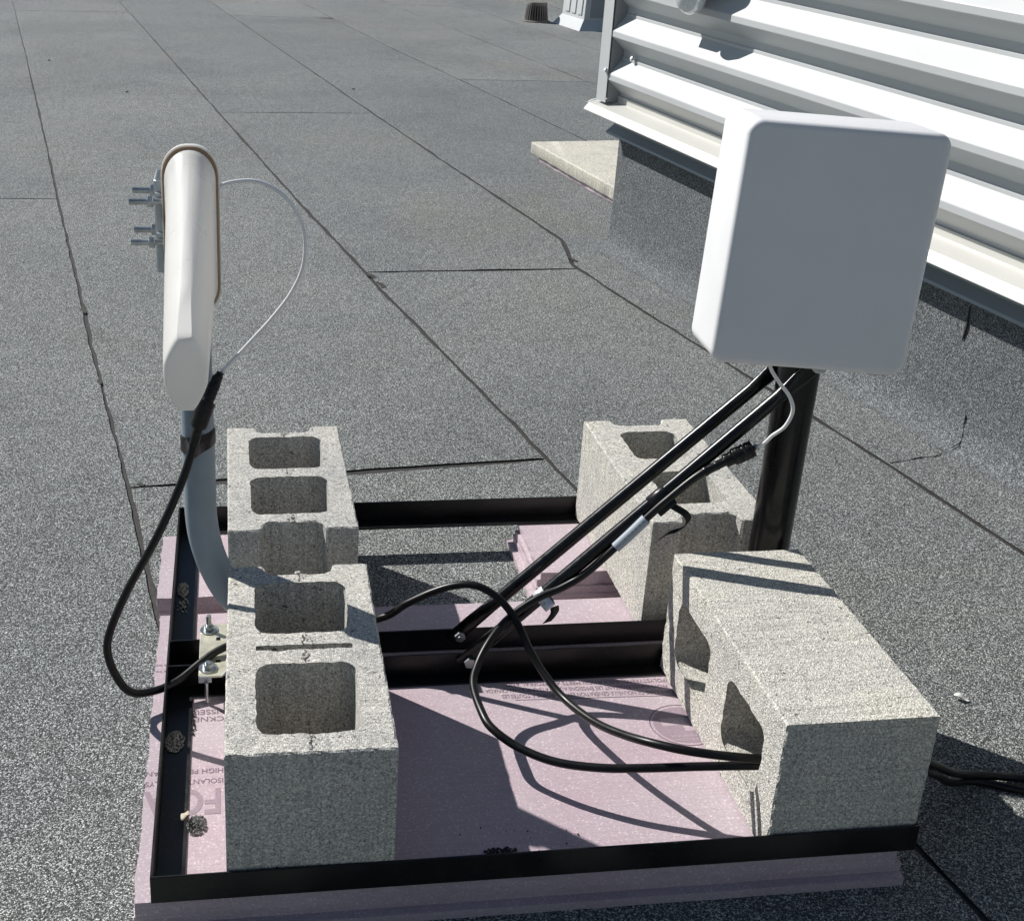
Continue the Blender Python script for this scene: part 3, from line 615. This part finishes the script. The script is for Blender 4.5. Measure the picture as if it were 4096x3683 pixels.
# tape bands binding cables to mast and strut
tb = thing('tape_band', (0, 0, 0), 'black tape band holding the cable to the bent grey mast', 'tape')
mb = MB(); K = 36; lp = []
for zq, dr in ((.352, .0), (.354, .0016), (.372, .0016), (.376, .0)):
    ring = []
    for j in range(K):
        a = 2*math.pi*j/K; r = .0220+dr; x = .0624+r*math.cos(a); y = .150+r*math.sin(a)
        if math.sin(a) < -.4:                                     # bulge over the cable
            g = math.exp(-((a-math.radians(262))/.34)**2); y -= .0215*g; x -= .006*g
        ring.append((x, y, Z+zq+.010*math.cos(a)*.5+.004))
    lp.append(ring)
mb.loft(lp, False, False).make('band', TAPE, tb, 1.0)
def strut_band(t, wid, label, mt, extra=0):
    o = thing('tape_band', (0, 0, 0), label, 'tape'); c = S1a.lerp(S1b, t); ax = (S1b-S1a).normalized(); side = Vector((0, 1, 0)); up = side.cross(ax)*-1
    up = up if up.z > 0 else -up; loops = []
    for d in (-wid/2, -wid/2+.001, wid/2-.001, wid/2):
        rr2 = .0008 if abs(d) > wid/2-.0005 else .0015
        ring = []
        for j in range(32):
            a = 2*math.pi*j/32; y = (.0098+rr2)*math.cos(a); u = (.0098+rr2)*math.sin(a)
            if u < 0: y -= (.0128)*min(1, -u/.008)*(1 if y < 0 else .75); u -= extra*min(1, -u/.008)
            ring.append(c+ax*d+side*y+up*u)
        loops.append(ring)
    MB().loft(loops, False, False).make('band', mt, o, 1.0); return o, c, ax, up
o, c, ax, up = strut_band(.555, .030, 'black tape band with a curled loose tail on the front strut', TAPE, .005)
def ribbon(name, pts, wv, mt, parent):
    P = spline(pts, 8); V = []; F = []
    for i, p in enumerate(P):
        wq = Vector(wv)*(.0075); V += [p-wq, p+wq]
    for i in range(len(P)-1): F.append([2*i, 2*i+1, 2*i+3, 2*i+2])
    ob = mesh(name, V, F, mt, parent, 3.2); md = ob.modifiers.new('s', 'SOLIDIFY'); md.thickness = .0006; return ob
b0 = c-up*.013+Vector((.012, -.018, -.002))
ribbon('loose_tail', [b0+Vector((-.004, .004, .004)), b0+Vector((.014, -.004, -.006)), b0+Vector((.016, -.006, -.018)), b0+Vector((.004, -.006, -.028)), b0+Vector((-.010, -.004, -.034)), b0+Vector((-.022, -.003, -.044))], (.55, .3, .35), TAPE, o)
o, c, ax, up = strut_band(.214, .017, 'silver grey tape band low on the front strut', simple('silver tape', (.80, .80, .80), .3, metal=.35, var=.3, vscale=160), .004)
b0 = c-up*.014+Vector((.006, -.014, 0))
ribbon('loose_tail', [b0, b0+Vector((.001, -.001, -.008)), b0+Vector((-.004, -.003, -.016)), b0+Vector((-.010, -.003, -.024))], (.85, .1, .2), TAPE, o)

# ------------------------------------------------------------------ debris
def pile(x, y, z, rx, ry, n, label, seed, mt=STONE, h=.006):
    rr = random.Random(seed); mb = MB()
    for i in range(n):
        a, q = rr.random()*6.283, rr.random()**.6; px, py = x+rx*q*math.cos(a), y+ry*q*math.sin(a); r = rr.uniform(.0009, .0019); pz = z+r*.8+h*(1-q)*rr.random()
        ph = rr.random()*6; V0 = len(mb.V)
        vs = [Vector((math.cos(ph+k*1.57)*r*rr.uniform(.7, 1.2), math.sin(ph+k*1.57)*r*rr.uniform(.7, 1.2), rr.uniform(-.3, .3)*r)) for k in range(4)]+[Vector((0, 0, r)), Vector((0, 0, -r))]
        mb.V += [Vector((px, py, pz))+v for v in vs]
        for k in range(4): mb.F += [[V0+k, V0+(k+1) % 4, V0+4], [V0+(k+1) % 4, V0+k, V0+5]]
    o = mesh('granule_pile', mb.V, mb.F, mt); tag(o, label, 'debris', kind='stuff'); return o
pile(.026, -.013, Z, .0125, .022, 420, 'clump of loose roof granules in the left frame bar', 11)
pile(.024, .373, Z, .009, .022, 200, 'scatter of roof granules in the left frame bar near the bent mast', 12)
pile(.026, .325, Z, .009, .030, 60, 'thin scatter of roof granules on the left frame bar', 13, h=.001)
pile(.058, -.172, .05, .013, .018, 260, 'clump of granules on pink foam near the front left block', 14, h=.009)
pile(.419, -.249, .05, .020, .0055, 110, 'dark granules on pink foam along the front bar', 15, simple('dark granules', (.05, .05, .05), .9), h=.002)
pile(.44, -.225, .05, .09, .035, 10, 'few dark specks on the pink foam', 16, simple('dark specks', (.02, .02, .02), .9), h=0)
pile(.048, .03, .05, .005, .03, 60, 'dark granules along the left bar inner edge', 17, simple('dark grit', (.05, .045, .04), .9), h=.001)
def leaf(name, loc, ln, wd, rz, tilt, mt, label, cat):
    V = []; F = []; n = 8
    for i in range(n+1):
        t = i/n; wq = wd*math.sin(math.pi*min(.97, .06+t*.94))**.7/2; V += [(ln*(t-.5), -wq, .002*math.sin(t*6)+wq*.35), (ln*(t-.5), 0, .002*math.sin(t*6)), (ln*(t-.5), wq, .002*math.sin(t*6)+wq*.35)]
    for i in range(n):
        for j in (0, 1): a = 3*i+j; F.append([a, a+1, a+4, a+3])
    o = mesh(name, V, F, mt, None, 3.2); o.location = loc; o.rotation_euler = (0, tilt, rz); md = o.modifiers.new('s', 'SOLIDIFY'); md.thickness = .0004
    return tag(o, label, cat)
leaf('dry_leaf', (.0445, -.163, Z+.006), .026, .009, 1.3, .25, LEAF, 'pale dry leaf scrap beside the granule clump on pink foam', 'leaf')
leaf('paper_scrap', (1.199, .057, .004), .024, .012, -.5, .15, simple('pale scrap', (.75, .74, .70), .8), 'small white scrap on the roof right of the side-lying block', 'scrap')
for k, (x, y) in enumerate(((-1.009, 6.839), (-.45, 5.668), (.802, 5.89))):
    bm = bmesh.new(); bmesh.ops.create_icosphere(bm, subdivisions=2, radius=.010)
    for v in bm.verts: v.co = Vector((v.co.x, v.co.y*.8, v.co.z*.5))*(1+.4*noise.noise(v.co*90+Vector((k, 0, 0))))
    me = bpy.data.meshes.new('pebble'); bm.to_mesh(me); bm.free(); o = link('pebble', me, STONE); o.location = (x, y, .006)
    tag(o, ('small dark pebble on the roof nearest the upper left edge', 'small dark pebble on the roof above the wedge antenna', 'small dark pebble on the roof near the long middle seam')[k], 'pebble', 'pebbles on the roof')

# ------------------------------------------------------------------ background: paver, drain strainer, vent, wall lamp
ang = math.atan2(-.977, .2145)
pvx = Vector((.977, .14, 0)).normalized(); pvy = Vector((-.14, .99, 0)).normalized(); p0 = Vector((1.420, 4.02, 0))
def slab(name, x0, x1, y0, y1, z0, z1, mt, label, cat):
    mb = MB(); n = 40; 
    def ring(z, ins):
        pts = []
        for (ax_, ay, bx2, by2) in ((x0+ins, y0+ins, x1-ins, y0+ins), (x1-ins, y0+ins, x1-ins, y1-ins), (x1-ins, y1-ins, x0+ins, y1-ins), (x0+ins, y1-ins, x0+ins, y0+ins)):
            for j in range(n):
                t = j/n; a, b = ax_+(bx2-ax_)*t, ay+(by2-ay)*t; q = .003*noise.noise(Vector((a*40, b*40, z*60))); pts.append(p0+pvx*(a+q)+pvy*(b+q)+Vector((0, 0, z+.5*q)))
        return pts
    mb.loft([ring(z0, .002), ring(z0+.003, 0), ring(z1-.004, 0), ring(z1, .004)]); return tag(mb.make(name, mt, None, .7), label, cat)
slab('foam_strip', .012, .50, -1.05, -.07, .001, .0235, FOAM, 'pink foam strip under the beige paver beside the curb', 'foam board')
slab('paver', .0, .55, -1.1, 0, .0245, .0745, PAVE, 'beige concrete paver lying beside the white wall', 'paver')
dr = thing('drain_strainer', (2.80, 9.92, 0), 'weathered ribbed dome strainer of a roof drain far back', 'roof drain')
K = 32; MB().loft([[(r*math.cos(2*math.pi*j/K), r*math.sin(2*math.pi*j/K), z) for j in range(K)] for r, z in ((.078, .01), (.066, .145), (.052, .155))]).make('core', simple('drain dark', (.03, .028, .026), .9), dr, .7)
MB().loft([[(r*math.cos(2*math.pi*j/K), r*math.sin(2*math.pi*j/K), z) for j in range(K)] for r, z in ((.088, .14), (.090, .150), (.086, .166), (.06, .172), (.02, .174))]).make('cap', STRAIN, dr, .7)
MB().loft([[(r*math.cos(2*math.pi*j/K), r*math.sin(2*math.pi*j/K), z) for j in range(K)] for r, z in ((.125, .0), (.125, .008), (.098, .016))]).make('base_ring', STRAIN, dr, .7)
ribme = None
for j in range(26):
    if ribme is None:
        o = MB().loft([[(.075, -.0045, .006), (.106, -.0045, .006), (.106, .0045, .006), (.075, .0045, .006)], [(.06, -.0045, .148), (.088, -.0045, .148), (.088, .0045, .148), (.06, .0045, .148)]]).make('rib', STRAIN, dr); ribme = o.data
    else: o = bpy.data.objects.new('rib', ribme); S.collection.objects.link(o); o.parent = dr
    o.rotation_euler = (0, 0, 2*math.pi*j/26)
vh = thing('vent_housing', (3.06, 9.26, 0), 'white metal vent housing with a flared skirt behind the wall end', 'vent', rz=.10)
def frus(x0, x1, y0, y1, z0, X0, X1, Y0, Y1, z1): return [[(x0, y0, z0), (x1, y0, z0), (x1, y1, z0), (x0, y1, z0)], [(X0, Y0, z1), (X1, Y0, z1), (X1, Y1, z1), (X0, Y1, z1)]]
MB().loft(frus(-.06, .9, -.05, .62, .0, .0, .84, .02, .56, .085)).make('skirt', SIDING, vh)
MB().loft(frus(.002, .838, .022, .558, .085, .04, .83, .03, .54, .9)).make('housing', SIDING, vh)
MB().loft(frus(.055, .82, .018, .028, .10, .075, .81, .024, .032, .88)).make('shaded_front', VENTSHADE, vh)  # front face of the white housing, its shade painted as grey
for k in range(3): MB().loft(frus(-.006, .004, .08+.15*k, .18+.15*k, .12, .032, .042, .08+.15*k, .18+.15*k, .86)).make('side_rib', SIDING, vh)
fx = thing('wall_lamp', (0, 0, 0), 'box shaped lamp with a clear lens on the white wall, cut by the top edge', 'lamp')
wext('back_box', [(-.085, .835), (-.085, .98), (-.031, .98), (-.031, .835)], .36, .455, SIDING, fx, 1, True)
def lens(s, o, h): return wpt(s, o, h)
mb = MB(); lp = []
for h_, r_ in ((.99, .055), (.87, .052), (.845, .042), (.83, .024), (.824, .008)):
    lp.append([wpt(.50+r_*math.cos(2*math.pi*j/20), -.075+r_*.8*math.sin(2*math.pi*j/20), h_) for j in range(20)])
mb.loft(lp).make('lens', GLASS, fx, .8)

# put every parent empty at the base of its thing
bpy.context.view_layer.update()
for e in [o for o in S.objects if o.type == 'EMPTY' and o.location.length < 1e-9]:
    P = [c.matrix_world @ Vector(b) for c in e.children for b in c.bound_box]
    lo = [min(p[i] for p in P) for i in range(3)]; hi = [max(p[i] for p in P) for i in range(3)]
    b = Vector(((lo[0]+hi[0])/2, (lo[1]+hi[1])/2, lo[2])); e.location = b
    for c in e.children: c.location = c.location-b
